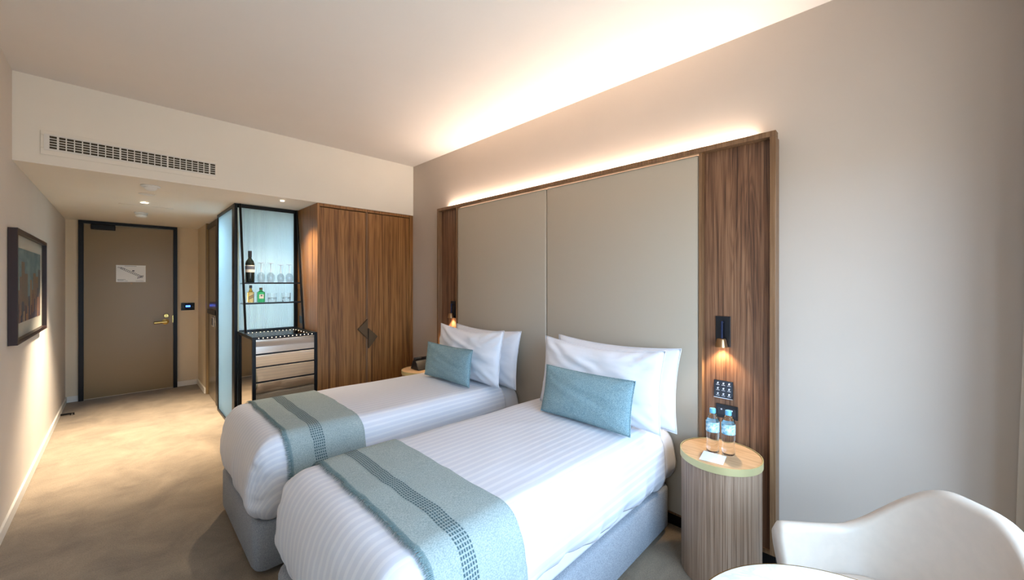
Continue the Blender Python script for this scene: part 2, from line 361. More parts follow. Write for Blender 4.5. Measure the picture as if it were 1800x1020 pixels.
# ------------------------------------------------------------------ soffit fittings
def ceil_disc(name, label, cat, x, y, parts):
    t = thing(name, label, cat, (x, y, ZS - .001))
    for nm, prof, mt in parts: L(nm, [(r, -z) for r, z in prof], (x, y, ZS - .001), mt, t, 28)
    return t
ceil_disc('motion_sensor', 'white domed ceiling sensor nearest the air vent', 'sensor', .168, 4.50,
          [('base', [(0, 0), (.062, 0), (.066, .006), (.058, .014), (0, .014)], 'white_plastic'), ('dome', [(.042, .0142), (.040, .026), (.028, .038), (.012, .043), (0, .044)], 'white_plastic')])
ceil_disc('cover_plate', 'flat white round cover on the entry ceiling between sensor and downlight', 'cover plate', .159, 4.94,
          [('plate', [(0, 0), (.05, 0), (.052, .003), (.045, .007), (0, .007)], 'white_plastic'), ('rim', [(.053, 0), (.058, 0), (.058, .004), (.053, .004)], 'trim_white')])
def downlight(label, x, y, r, power, size, blend, grp=None, spot_r=.02):
    t = thing('downlight', label, 'downlight', (x, y, ZS - .001), grp)
    L('trim_ring', [(r * .72, -.001), (r, -.001), (r * 1.02, -.004), (r * .8, -.008), (r * .72, -.005)], (x, y, ZS - .001), 'white_plastic', t)
    L('lens', [(0, -.0015), (r * .70, -.0015), (r * .70, -.003), (0, -.003)], (x, y, ZS - .001), 'downlight_glow', t)
    s = bpy.data.lights.new('downlight_beam', 'SPOT'); s.energy = power; s.color = WARM; s.spot_size = math.radians(size); s.spot_blend = blend; s.shadow_soft_size = spot_r
    so = bpy.data.objects.new('downlight_beam', s); C.objects.link(so); so.parent = t; so.location = (0, 0, -.03)
    return t
downlight('round recessed downlight glowing in the entry ceiling between sensor and smoke detector', .158, 5.46, .045, 390, 82, 1.0)
downlight('tiny recessed downlight in the soffit above the minibar shelves', 1.128, 4.36, .026, 40, 110, .9)
ceil_disc('smoke_detector', 'white ribbed smoke detector on the ceiling in front of the entry door', 'smoke detector', .154, 6.31,
          [('base', [(0, 0), (.058, 0), (.06, .012), (.05, .018), (0, .018)], 'white_plastic'), ('chamber', [(.04, .0182), (.052, .026), (.052, .042), (.036, .054), (0, .056)], 'white_plastic')])
ap = thing('access_panel', 'flush white access panel in the entry ceiling beside the smoke detector', 'access panel', (.17, 5.98, ZS - .001))
B('panel', (-.03, .40, 5.72, 6.2, ZS - .004, ZS - .001), 'white_paint', ap)
# air vent
vt = thing('air_vent', 'long white slotted air vent grille on the bulkhead', 'vent', (.09, YB, 2.455))
link_mesh('frame', boxes((-.401, .580, YB - .008, YB - .0005, 2.590, 2.622), (-.401, .580, YB - .008, YB - .0005, 2.455, 2.500), (-.401, -.360, YB - .008, YB - .0005, 2.500, 2.590), (.568, .580, YB - .008, YB - .0005, 2.500, 2.590)), 'white_paint', vt, bevel=.002)
link_mesh('inner_frame', boxes((-.385, .574, YB - .012, YB - .0082, 2.590, 2.600), (-.385, .574, YB - .012, YB - .0082, 2.487, 2.500), (-.385, -.360, YB - .012, YB - .0082, 2.500, 2.590)), 'trim_white', vt)
B('dark_duct', (-.360, .568, YB - .003, YB - .0005, 2.500, 2.590), 'vent_dark', vt)
slat_me = None
for k in range(4):
    z = 2.518 + .018 * k   # four blades between the five slots
    B('slat', (-.360, .568, YB - .009, YB - .0035, z - .0025, z + .0025), 'trim_white', vt)
for k in range(1, 24):
    x = -.360 + .928 * k / 24; w = .005 if k in (1, 9, 16, 23) else .0028
    B('divider', (x - w, x + w, YB - .0095, YB - .0034, 2.5, 2.59), 'trim_white', vt)

# ------------------------------------------------------------------ framed picture
pf = thing('framed_picture', 'dark framed painting of city towers hanging on the left wall', 'picture', (XL, 4.74, 1.15))
y0, y1, z0, z1, fx = 4.05, 5.435, 1.150, 1.918, XL + .042
f_ = .027
B('frame_top', (XL + .002, fx, y0, y1, z1 - f_, z1), 'black_walnut' if 'black_walnut' in MATS else 'black_metal', pf)
MATS['frame_dark'] = mat('frame_dark', lin(46, 26, 24), 0.35)
pf.children[0].data.materials[0] = MATS['frame_dark']
B('frame_bottom', (XL + .002, fx, y0, y1, z0, z0 + f_), 'frame_dark', pf)
B('frame_side', (XL + .002, fx, y0, y0 + f_, z0 + f_, z1 - f_), 'frame_dark', pf)
B('frame_side', (XL + .002, fx, y1 - f_, y1, z0 + f_, z1 - f_), 'frame_dark', pf)
mat('mat_board', lin(206, 198, 180), 0.8)
B('mat_board', (XL + .002, XL + .014, y0 + f_, y1 - f_, z0 + f_, z1 - f_), 'mat_board', pf)
B('print', (XL + .0142, XL + .0155, y0 + .12, y1 - .13, z0 + .125, z1 - .115), 'skyline_print', pf)
B('glass', (XL + .030, XL + .032, y0 + f_, y1 - f_, z0 + f_, z1 - f_), 'picture_glass', pf)

# ------------------------------------------------------------------ bathroom screen, door, ribbed glass
bd = struct(B('door_2', (XA + .02, XA + .055, 6.10, 6.80, .012, 2.30), 'door_glass', bevel=.002))
B('door_stile', (XA + .010, XA + .062, 5.99, 6.10, .012, 2.36), 'black_metal', bd)
B('door_jamb', (XA + .0, XA + .07, 6.80, 6.868, 0, 2.384), 'door_bronze', bd)
B('door_rail', (XA + .010, XA + .062, 6.10, 6.80, 2.30, 2.36), 'black_metal', bd)
B('lock_rail', (XA + .005, XA + .0195, 6.12, 6.74, 1.14, 1.20), 'black_metal', bd)
hp = B('pull_plate', (XA + .008, XA + .0195, 6.28, 6.44, .98, 1.11), 'chrome', bd, bevel=.004)
B('pull_recess', (XA + .0055, XA + .0078, 6.32, 6.40, 1.00, 1.09), 'black_plastic', hp)
sn_ = struct(B('wall_glass_screen', (XA + .004, XA + .014, 4.975, 5.84, .03, 2.35), 'frosted_glass'))
for nm, b in (('frame_post', (XA - .006, XA + .03, 5.84, 5.88, 0, 2.384)), ('frame_post', (XA - .006, XA + .03, 4.895, 4.975, 0, 2.384)),
              ('frame_rail', (XA - .006, XA + .03, 4.975, 5.84, 2.35, 2.384)), ('frame_rail', (XA - .006, XA + .03, 4.975, 5.84, 0, .03))):
    B(nm, b, 'black_metal', sn_)
# ribbed glass: every rib a ridge of real relief
bm = bmesh.new(); n = 46; x0, x1 = XA + .035, 1.372; zt, zb = 2.345, 1.03
rows = []
for i in range(n * 6 + 1):
    x = x0 + (x1 - x0) * i / (n * 6); yy = YG - .008 * abs(math.sin(PI * i / 6))
    rows.append((bm.verts.new((x, yy, zb)), bm.verts.new((x, yy, zt))))
for a, b in zip(rows, rows[1:]): bm.faces.new((a[0], b[0], b[1], a[1]))
rg = struct(link_mesh('wall_ribbed_glass', bm, 'frosted_glass', smooth=True))
B('lower_panel', (XA + .035, 1.41, YG + .002, YG + .012, 0, 1.03), 'walnut', rg)
B('frame_rail', (XA - .006, 1.41, YG - .012, YG + .012, 2.345, 2.384), 'black_metal', rg)
B('frame_rail', (XA + .035, 1.41, YG - .012, YG + .001, 1.03, 1.06), 'black_metal', rg)
B('frame_post', (1.372, 1.409, YG - .012, YG + .012, 1.06, 2.345), 'black_metal', rg)
B('frame_post', (XA - .006, XA + .012, YG - .012, YG + .03, 0, 2.345), 'black_metal', rg)
# unseen bathroom ceiling lamp, added to make the frosted glass glow
bl = thing('added_bathroom_lamp', 'unseen cool white square ceiling lamp added to make the frosted glass glow', 'lamp', (1.55, 5.9, ZS - .001))
emis('bath_glow', (0.52, 0.80, 1.0), 6.0)
B('housing', (1.15, 1.95, 5.45, 6.35, ZS - .02, ZS - .001), 'white_plastic', bl)
B('diffuser', (1.18, 1.92, 5.48, 6.32, ZS - .024, ZS - .0202), 'bath_glow', bl)

# ------------------------------------------------------------------ wardrobe
wr = thing('wardrobe', 'tall walnut two-door wardrobe built in under the bulkhead', 'wardrobe', (1.97, 4.52, 0))
wx0, wx1, wy0, wy1 = 1.412, XR - .002, YB + .004, YG - .002
B('side_panel', (wx0, wx0 + .022, wy0, wy1, 0, ZS - .002), 'walnut_wardrobe', wr)
B('side_panel', (wx1 - .05, wx1, wy0, wy1, 0, ZS - .002), 'walnut_wardrobe', wr)
B('top_panel', (wx0 + .022, wx1 - .05, wy0, wy1, ZS - .032, ZS - .002), 'walnut_wardrobe', wr)
B('back_panel', (wx0 + .022, wx1 - .05, wy1 - .02, wy1, 0, ZS - .032), 'walnut_wardrobe', wr)
B('plinth', (wx0 + .022, wx1 - .05, wy0 + .03, wy0 + .05, 0, .08), 'black_metal', wr)
B('centre_stile', (1.925, 1.948, wy0 + .004, wy0 + .03, .08, ZS - .032), 'walnut_frame', wr)
d1 = B('door', (wx0 + .024, 1.924, wy0 + .006, wy0 + .028, .085, ZS - .040), 'walnut_wardrobe', wr, bevel=.003)
d2 = B('door', (1.949, wx1 - .052, wy0 + .006, wy0 + .028, .085, ZS - .040), 'walnut_wardrobe', wr, bevel=.003)
bm = bmesh.new(); prism(bm, [(1.934, 1.135), (1.934, .835), (1.905, .925), (1.828, 1.03)], 'y', wy0 - .022, wy0 + .0055)
bm.free(); bm = bmesh.new(); prism(bm, [(1.938, 1.150), (1.828, 1.042), (1.938, .925)], 'y', wy0 - .022, wy0 + .0055)
mat('handle_bronze', lin(98, 78, 54), 0.4, 0.3)
link_mesh('handle', bm, 'handle_bronze', d1, bevel=.003)
bm = bmesh.new(); prism(bm, [(1.950, 1.045), (2.056, .945), (1.950, .818)], 'y', wy0 - .022, wy0 + .0055)
link_mesh('handle', bm, 'handle_bronze', d2, bevel=.003)

# ------------------------------------------------------------------ minibar cabinet
mb = thing('minibar_cabinet', 'mirror-fronted minibar cabinet with black metal frame and lit glass top', 'cabinet', (1.12, 4.53, 0))
ux0, ux1, uy0, uy1, ut = XA + .022, 1.405, 4.20, YG - .014, 1.052
for x in (ux0, ux1 - .026):
    for y in (uy0, uy1 - .026):
        B('leg', (x, x + .026, y, y + .026, 0, ut - .026), 'black_metal', mb)
link_mesh('top_frame', boxes((ux0, ux1, uy0, uy0 + .026, ut - .026, ut), (ux0, ux1, uy1 - .026, uy1, ut - .026, ut), (ux0, ux0 + .026, uy0 + .026, uy1 - .026, ut - .026, ut), (ux1 - .026, ux1, uy0 + .026, uy1 - .026, ut - .026, ut)), 'black_metal', mb)
B('glass_top', (ux0 + .026, ux1 - .026, uy0 + .026, uy1 - .026, ut - .012, ut - .006), 'tray_glass', mb)
B('tray_floor', (ux0 + .026, ux1 - .026, uy0 + .026, uy1 - .026, ut - .075, ut - .065), 'mirror_bronze', mb)
lw = B('led_channel', (ux0 + .026, ux1 - .026, uy0 + .0262, uy0 + .032, ut - .064, ut - .027), 'mirror_bronze', mb)
for i in range(14):
    x = ux0 + .05 + (ux1 - ux0 - .1) * i / 13
    for y, zz in ((uy0 - .001, ut - .013), (uy1 - .045, ut - .020)):
        L('led', [(0, -.003), (.0030, -.002), (.0038, 0), (.0030, .002), (0, .003)], (x, y, zz), 'led_glow', mb, 8)
for i in range(6):
    y = uy0 + .1 + (uy1 - uy0 - .2) * i / 5
    L('led', [(0, -.003), (.0030, -.002), (.0038, 0), (.0030, .002), (0, .003)], (ux1 - .042, y, ut - .020), 'led_glow', mb, 8)
B('side_mirror', (ux0 + .004, ux0 + .012, uy0 + .027, uy1 - .027, .03, ut - .027), 'mirror_bronze', mb)
B('carcass', (ux0 + .014, ux1 - .027, uy0 + .03, uy1 - .027, .03, ut - .08), 'black_metal', mb)
for (za, zb_) in ((.893, 1.022), (.772, .880), (.632, .760)):
    d = B('drawer', (ux0 + .027, ux1 - .027, uy0 + .004, uy0 + .024, za, zb_), 'mirror_bronze', mb, bevel=.002)
    B('drawer_edge', (ux0 + .027, ux1 - .027, uy0 + .002, uy0 + .022, za - .011, za - .0005), 'black_metal', d)
B('fridge_door', (ux0 + .027, ux1 - .027, uy0 + .004, uy0 + .024, .04, .618), 'mirror_bronze', mb, bevel=.002)
B('bottom_rail', (ux0 + .026, ux1 - .026, uy0, uy0 + .026, .005, .035), 'black_metal', mb)
# shelf rack
rk = thing('shelf_rack', 'black metal ladder rack with two glass shelves above the minibar cabinet', 'shelf', (1.12, 4.7, ut))
def rod_y(z): return 4.585 + (4.800 - 4.585) * (z - ut) / (2.375 - ut)
for xa, xb in ((.855, .862), (1.388, 1.392)):
    bm = bmesh.new(); a = Vector((xb, rod_y(ut + .002), ut + .002)); b = Vector((xa, rod_y(2.375), 2.375))
    bar(bm, a, b, .011, 8); link_mesh('slanted_upright', bm, 'black_metal', rk)
SH1, SH2 = 1.560, 1.352
for z in (SH1, SH2):
    yf = rod_y(z) + .012
    s_ = B('glass_shelf', (.872, 1.379, yf, YG - .016, z - .008, z), 'tray_glass', rk)
    B('shelf_edge', (.866, 1.385, yf - .010, yf - .0005, z - .014, z + .002), 'black_metal', s_)
    for xs in (.862, 1.380): B('side_rail', (xs, xs + .009, yf, YG - .016, z - .014, z - .0085), 'black_metal', s_)
# bottles and glasses on the shelves
def wine_glass(x, y, z, s, label):
    t = thing('wine_glass', label, 'glass', (x, y, z + .0005), 'upturned wine glasses on the upper shelf')
    def p(l): return [(r * s, h * s) for r, h in l]
    L('bowl', p([(.030, 0), (.034, .02), (.039, .05), (.036, .08), (.022, .102), (.005, .110)]), (x, y, z + .0005), 'stem_glass', t, 22)
    L('rim', p([(.0295, 0), (.0312, 0), (.0316, .003), (.0300, .003)]), (x, y, z + .0005), 'icon_white', t, 22)
    L('stem', p([(.005, .110), (.004, .13), (.004, .195), (.008, .203)]), (x, y, z + .0005), 'icon_white', t, 10)
    L('foot', p([(.008, .203), (.034, .208), (.034, .2105), (0, .211)]), (x, y, z + .0005), 'icon_white', t, 22)
y_s = 4.74
for x, y, s, l in ((1.030, 4.75, 1.0, 'wine glass upside down beside the wine bottle'), (1.119, 4.75, 1.0, 'second upside-down wine glass from the wine bottle'),
                (1.214, 4.75, .92, 'third upside-down wine glass from the wine bottle, smaller'), (1.300, 4.76, .95, 'upside-down wine glass nearest the wardrobe')):
    wine_glass(x, y, SH1, s, l)
wb = thing('wine_bottle', 'dark red wine bottle with cream label on the upper shelf', 'bottle', (.925, 4.72, SH1 + .0005))
L('body', [(0, 0), (.038, 0), (.040, .005), (.040, .195), (.034, .222), (.017, .245), (.0145, .255), (.0145, .31), (0, .31)], (.925, 4.72, SH1 + .0005), 'wine_glass_dark', wb)
L('capsule', [(.0150, .262), (.0162, .263), (.0162, .326), (0, .327)], (.925, 4.72, SH1 + .0005), 'black_plastic', wb)
mat('label_cream', lin(212, 204, 190), 0.7); mat('label_gold', lin(200, 158, 60), 0.5)
L('label', [(.0402, .105), (.0408, .105), (.0408, .178), (.0402, .178)], (.925, 4.72, SH1 + .0005), 'label_cream', wb)
L('label_emblem', [(.0409, .135), (.0411, .135), (.0411, .170), (.0409, .170)], (.925, 4.72, SH1 + .0005), 'label_emblem' if 'label_emblem' in MATS else 'ink', wb, 28)
wk = thing('whisky_bottle', 'small amber whisky bottle with slanted label on the lower shelf', 'bottle', (.932, 4.72, SH2 + .0005))
bm = bmesh.new(); box(bm, .932 - .026, .932 + .026, 4.72 - .026, 4.72 + .026, SH2 + .0005, SH2 + .112)
link_mesh('body', bm, 'amber_glass', wk, bevel=.006)
L('neck', [(.014, .108), (.020, .112), (.013, .132), (.010, .14), (.010, .158), (0, .158)], (.932, 4.72, SH2 + .0005), 'amber_glass', wk, 20)
L('cap', [(.0125, .150), (.0125, .180), (0, .180)], (.932, 4.72, SH2 + .0005), 'black_plastic', wk, 16)
bm = bmesh.new(); yy = 4.72 - .0265; vs_ = [bm.verts.new((.932 + a, yy, SH2 + b)) for a, b in ((-.025, .032), (.025, .060), (.025, .088), (-.025, .060))]; bm.faces.new(vs_)
link_mesh('slanted_label', bm, 'black_plastic', wk)
bm = bmesh.new(); yy = 4.72 - .0268
for o_ in (.010, .020): vs_ = [bm.verts.new((.932 + a, yy, SH2 + b + o_)) for a, b in ((-.022, .030), (.022, .055), (.022, .060), (-.022, .035))]; bm.faces.new(vs_)
link_mesh('label_print', bm, 'label_gold', wk)
gb = thing('gin_bottle', 'green glass gin bottle with pale label on the lower shelf', 'bottle', (1.022, 4.72, SH2 + .0005))
bm = bmesh.new(); box(bm, 1.022 - .034, 1.022 + .034, 4.72 - .024, 4.72 + .024, SH2 + .0005, SH2 + .112); link_mesh('body', bm, 'green_glass', gb, bevel=.008)
L('neck', [(.022, .108), (.026, .112), (.013, .122), (.012, .134), (0, .134)], (1.022, 4.72, SH2 + .0005), 'green_glass', gb, 20)
L('cap', [(.0145, .130), (.0145, .154), (0, .154)], (1.022, 4.72, SH2 + .0005), 'handle_bronze', gb, 16)
B('label', (1.002, 1.042, 4.6945, 4.6952, SH2 + .04, SH2 + .085), 'label_cream', gb)
L('label_seal', [(0, 0), (.009, 0), (.009, .0008), (0, .0008)], (1.022, 4.6944, SH2 + .072), 'ink', gb, 14, M=Matrix.Rotation(PI / 2, 4, 'X'))
for x, l in ((1.128, 'clear glass tumbler in the middle of the lower shelf'), (1.262, 'clear glass tumbler at the wardrobe end of the lower shelf')):
    t = thing('tumbler', l, 'glass', (x, 4.73, SH2 + .0005), 'tumblers on the lower shelf')
    L('body', [(0, .0), (.036, 0), (.040, .006), (.043, .095), (.0405, .095), (.037, .014), (0, .014)], (x, 4.73, SH2 + .0005), 'clear_glass', t, 22)
    L('cut_band', [(.0405, .03), (.0425, .032), (.0428, .05), (.0415, .052)], (x, 4.73, SH2 + .0005), 'stem_glass', t, 22)
so_ = thing('power_socket', 'black power socket on the wardrobe side above the minibar cabinet', 'socket', (1.411, 4.72, 1.11))
B('plate', (1.404, 1.4115, 4.655, 4.775, 1.105, 1.185), 'plug_dark', so_, bevel=.002)
for y in (4.69, 4.74): B('outlet', (1.4032, 1.4039, y - .012, y + .012, 1.13, 1.16), 'black_plastic', so_)

# ------------------------------------------------------------------ headboard
HF, HP = 2.437, 2.486
hb = thing('headboard_panel', 'wide walnut framed headboard wall panel with two grey-beige upholstered panels', 'headboard', (2.48, 2.0, .0))
hy0, hy1, hz = .440, 3.574, 2.372
B('frame_top', (HF, XR - .030, hy0, hy1, hz - .030, hz), 'walnut_frame', hb, bevel=.002)
B('frame_end', (HF, XR - .002, hy0, hy0 + .028, .10, hz - .0302), 'walnut_frame', hb, bevel=.002)
B('frame_end', (HF, XR - .002, hy1 - .028, hy1, .10, hz - .0302), 'walnut_frame', hb, bevel=.002)
B('top_backing', (XR - .0295, XR - .026, hy0 + .03, hy1 - .03, hz - .030, hz - .012), 'walnut_frame', hb)
B('wood_panel', (HP, HP + .012, hy0 + .0285, .812, .10, hz - .0305), 'walnut', hb)
B('wood_panel', (HP, HP + .012, 3.236, hy1 - .0285, .10, hz - .0305), 'walnut', hb)
B('divider_strip', (HF + .006, HP + .012, .8125, .830, .10, hz - .0305), 'walnut_frame', hb)
B('divider_strip', (HF + .006, HP + .012, 3.222, 3.2355, .10, hz - .0305), 'walnut_frame', hb)
B('kick_rail', (HP - .006, HP + .012, hy0 + .0285, hy1 - .0285, .075, .0995), 'walnut_frame', hb)
B('recessed_plinth', (HP + .006, XR - .003, hy0 + .01, hy1 - .01, 0.001, .0745), 'black_metal', hb)
for a, b in ((.832, 2.024), (2.028, 3.220)):
    B('upholstered_panel', (HF + .012, HP + .012, a, b, .10, hz - .038), 'headboard_fabric', hb, bevel=.014, bseg=4, smooth=True)
B('backing_board', (HP + .0125, XR - .004, hy0 + .03, hy1 - .03, .10, hz - .06), 'walnut', hb)
B('led_strip', (XR - .022, XR - .006, hy0 + .12, hy1 - .12, hz - .058, hz - .052), 'strip_glow', hb)
ll = bpy.data.lights.new('headboard_led', 'AREA'); ll.shape = 'RECTANGLE'; ll.size = .016; ll.size_y = hy1 - hy0 - .24; ll.energy = 10.5; ll.color = (1.0, .82, .69)
llo = bpy.data.objects.new('headboard_led', ll); C.objects.link(llo); llo.parent = hb
llo.location = (XR - .014 - 2.48, (hy0 + hy1) / 2 - 2.0, hz - .004); llo.rotation_euler = (PI, 0, 0)

# ------------------------------------------------------------------ reading lamps, switches, sockets
def reading_lamp(y, label, power):
    t = thing('reading_lamp', label, 'lamp', (HP, y, 1.19), 'bedside reading lamps')
    B('back_plate', (HP - .008, HP - .0005, y - .040, y + .040, 1.185, 1.362), 'black_plastic', t, bevel=.002)
    bm = bmesh.new(); bar(bm, (HP - .03, y, 1.232), (HP - .03, y, 1.335), .0065, 12); bar(bm, (HP - .03, y, 1.328), (HP - .006, y, 1.328), .005, 10)
    mat('lamp_stem', lin(28, 40, 70), 0.3, 0.5); link_mesh('stem', bm, 'lamp_stem', t, smooth=False)
    L('shade', [(.010, 1.236), (.022, 1.234), (.026, 1.226), (.0335, 1.186), (.0315, 1.186), (.024, 1.222), (.010, 1.228)], (HP - .036, y, 0), 'bronze', t)
    L('bulb', [(0, 1.193), (.016, 1.194), (.019, 1.204), (.012, 1.218), (0, 1.222)], (HP - .036, y, 0), 'lamp_glow', t, 16)
    s = bpy.data.lights.new('reading_beam', 'SPOT'); s.energy = power; s.color = (1, .74, .46); s.spot_size = math.radians(105); s.spot_blend = .7; s.shadow_soft_size = .015
    so = bpy.data.objects.new('reading_beam', s); C.objects.link(so); so.parent = t; so.location = (-.036, 0, -.006)
reading_lamp(.708, 'black and bronze reading lamp above the night table with water bottles', 5)
reading_lamp(3.335, 'black and bronze reading lamp on the far wood panel beside the wardrobe', 5)
sw = thing('switch_panel', 'black glass nine-button switch panel below the near reading lamp', 'switch', (HP, .705, .885))
B('plate', (HP - .009, HP - .0005, .655, .757, .884, .984), 'black_gloss', sw, bevel=.002)
bm = bmesh.new()
for i in range(3):
    for j in range(3):
        yy = .735 - .030 * i; zz = .966 - .031 * j
        box(bm, HP - .0098, HP - .0092, yy - .004, yy + .004, zz - .003, zz + .004)
        box(bm, HP - .0098, HP - .0092, yy - .006, yy + .002, zz + .005, zz + .007)
        box(bm, HP - .0098, HP - .0092, yy - .009, yy + .009, zz - .010, zz - .008)
link_mesh('button_icons', bm, 'icon_white', sw)
B('metal_edge', (HP - .0095, HP - .0005, .655, .757, .880, .8838), 'chrome', sw)
sk = thing('power_socket', 'black double power socket behind the water bottles', 'socket', (HP, .695, .765))
B('plate', (HP - .009, HP - .0005, .630, .745, .765, .845), 'black_plastic', sk, bevel=.002)
for y in (.66, .715):
    q = B('outlet', (HP - .0100, HP - .0092, y - .02, y + .02, .785, .825), 'plug_dark', sk)
    B('rocker', (HP - .0112, HP - .0101, y - .004, y + .004, .812, .820), 'icon_white', q)

# ------------------------------------------------------------------ night tables
def night_table(cx, cy, label):
    t = thing('night_table', label, 'table', (cx, cy, 0), 'drum night tables beside the beds'); R = .196
    L('drum', [(0, 0.002), (R - .004, 0.002), (R - .004, .606), (0, .606)], (cx, cy, 0), 'table_veneer', t, 64)
    L('metal_band', [(R - .003, .607), (R + .002, .607), (R + .002, .643), (R - .003, .643)], (cx, cy, 0), 'gold_band', t, 64)
    L('top', [(0, .608), (R - .0035, .608), (R - .0035, .640), (0, .640)], (cx, cy, 0), 'table_top_wood', t, 64)
TX, TY = 2.272, .663
night_table(TX, TY, 'drum night table with water bottles and card, beside the near bed')
night_table(2.225, 3.560, 'drum night table with phone, mostly hidden behind the far bed')
def water_bottle(x, y, label):
    z = .6405; t = thing('water_bottle', label, 'bottle', (x, y, z), 'water bottles on the night table')
    L('bottle', [(0, 0), (.026, 0), (.031, .006), (.032, .03), (.029, .055), (.032, .085), (.0325, .155), (.030, .178), (.016, .205), (.013, .210), (.013, .222), (0, .222)], (x, y, z), 'water_plastic', t)
    L('cap', [(.0155, .210), (.0155, .232), (.014, .234), (0, .234)], (x, y, z), 'cap_blue', t, 20)
    L('label_band', [(.0330, .112), (.0334, .112), (.0336, .165), (.0332, .165)], (x, y, z), 'label_blue', t)
mat('cap_blue', lin(110, 180, 220), 0.35)
m = mat('label_blue', lin(150, 200, 220), 0.5); v = geo_pos(m); n = tex_noise(m, v, 45, 3, 0.6, 0.5)
r = ramp(m, n.outputs['Fac'], [(0.36, lin(90, 160, 190)), (0.5, lin(176, 212, 224)), (0.62, lin(226, 238, 240))]); lk(m, r.outputs[0], bsdf(m).inputs['Base Color'])
water_bottle(2.262, .697, 'clear water bottle with blue cap, the one nearer the bed')
water_bottle(2.282, .625, 'clear water bottle with blue cap, the one farther from the bed')
nc = thing('note_card', 'white folded note card lying in front of the water bottles', 'card', (2.17, .67, .6405))
a = math.radians(8); Rm = Matrix.Translation((2.166, .668, 0)) @ Matrix.Rotation(a, 4, 'Z')
bm = bmesh.new(); box(bm, -.05, .05, -.055, .055, .6408, .6416); bmesh.ops.transform(bm, matrix=Rm, verts=bm.verts); link_mesh('lower_leaf', bm, 'paper', nc)
bm = bmesh.new(); vs_ = [bm.verts.new(p) for p in ((-.05, -.055, .6418), (-.05, .055, .6418), (.05, .05, .652), (.05, -.058, .649))]; bm.faces.new(vs_)
bmesh.ops.transform(bm, matrix=Rm, verts=bm.verts); q = link_mesh('upper_leaf', bm, 'paper', nc); sm = q.modifiers.new('s', 'SOLIDIFY'); sm.thickness = .0006
ph = thing('telephone', 'black wedge telephone on the far night table beside the teal cushion', 'telephone', (2.24, 3.57, .6405))
bm = bmesh.new(); prism(bm, [(3.50, .6408), (3.66, .6408), (3.615, .735), (3.56, .735)], 'x', 2.16, 2.32); link_mesh('base', bm, 'black_plastic', ph, bevel=.006)
bm = bmesh.new(); bar(bm, (2.165, 3.59, .752), (2.315, 3.59, .752), .015, 12); link_mesh('handset', bm, 'black_gloss', ph, smooth=True)

# ------------------------------------------------------------------ beds
def fbm(p, s, o=4):
    return noise.fractal(Vector(p) * s, 1.0, 2.0, o)
class Duvet:
    """rounded-box mapping of a duvet over a mattress; x0 = foot, x1 = head end"""
    def __init__(s, y0, y1, x0, x1, zt, seed, hem):
        s.y0, s.y1, s.x0, s.x1, s.zt, s.seed, s.hem = y0, y1, x0, x1, zt, seed, hem; s.r = .115
    def __call__(s, px, py, pz, off=0.0):
        # px in [x0,x1], py in [y0,y1], pz in [0(hem)..1(top)] on the box surface
        zh = s.hem(px, py); z = zh + (s.zt - zh) * pz
        r = s.r; rz = min(.135, s.r)
        q = Vector((min(max(px, s.x0 + r), s.x1), min(max(py, s.y0 + r), s.y1 - r), min(z, s.zt - rz)))
        d = Vector(((px - q.x) / r, (py - q.y) / r, max(0, z - q.z) / rz))
        n = d.normalized() if d.length > 1e-6 else Vector((0, 0, 1))
        p = Vector((q.x + n.x * r, q.y + n.y * r, q.z + n.z * rz if z > q.z else z))
        v = (py - s.y0) / (s.y1 - s.y0); u = (px - s.x0) / (s.x1 - s.x0)
        crown = max(0, 1 - (2 * v - 1) ** 2) * min(1, max(0, (px - s.x0) / .35)) ** .5
        p.z += n.z * (crown * .016 + .034 * (1 - u))
        # side bulge, drape folds
        low = max(0, (s.zt - .08 - p.z)) / .3
        side = 1 - n.z
        foot = max(0, -n.x); latr = abs(n.y)
        fold = fbm((p.x * 5.5 + s.seed, p.y * 5.5, p.z * 1.2), 1.0, 3)
        bulge = .018 * math.sin(min(1, low) * PI)
        p += Vector((n.x, n.y, 0)) * (bulge + low * .016 * fold * 2.4)
        tk = min(1, max(0, (zh + .11 - p.z) / .11)); p -= Vector((n.x, n.y, 0)) * (.034 * tk * tk)
        w = fbm((p.x * 2.1, p.y * 2.1 + s.seed, p.z * 3), 1.0, 4)
        p += n * (.006 * w)
        # corner creases
        cn = foot * latr
        p += n * (.034 * cn * fbm((p.x * 9 + s.seed, p.y * 9, p.z * 16), 1.0, 3))
        return p + n * off, n
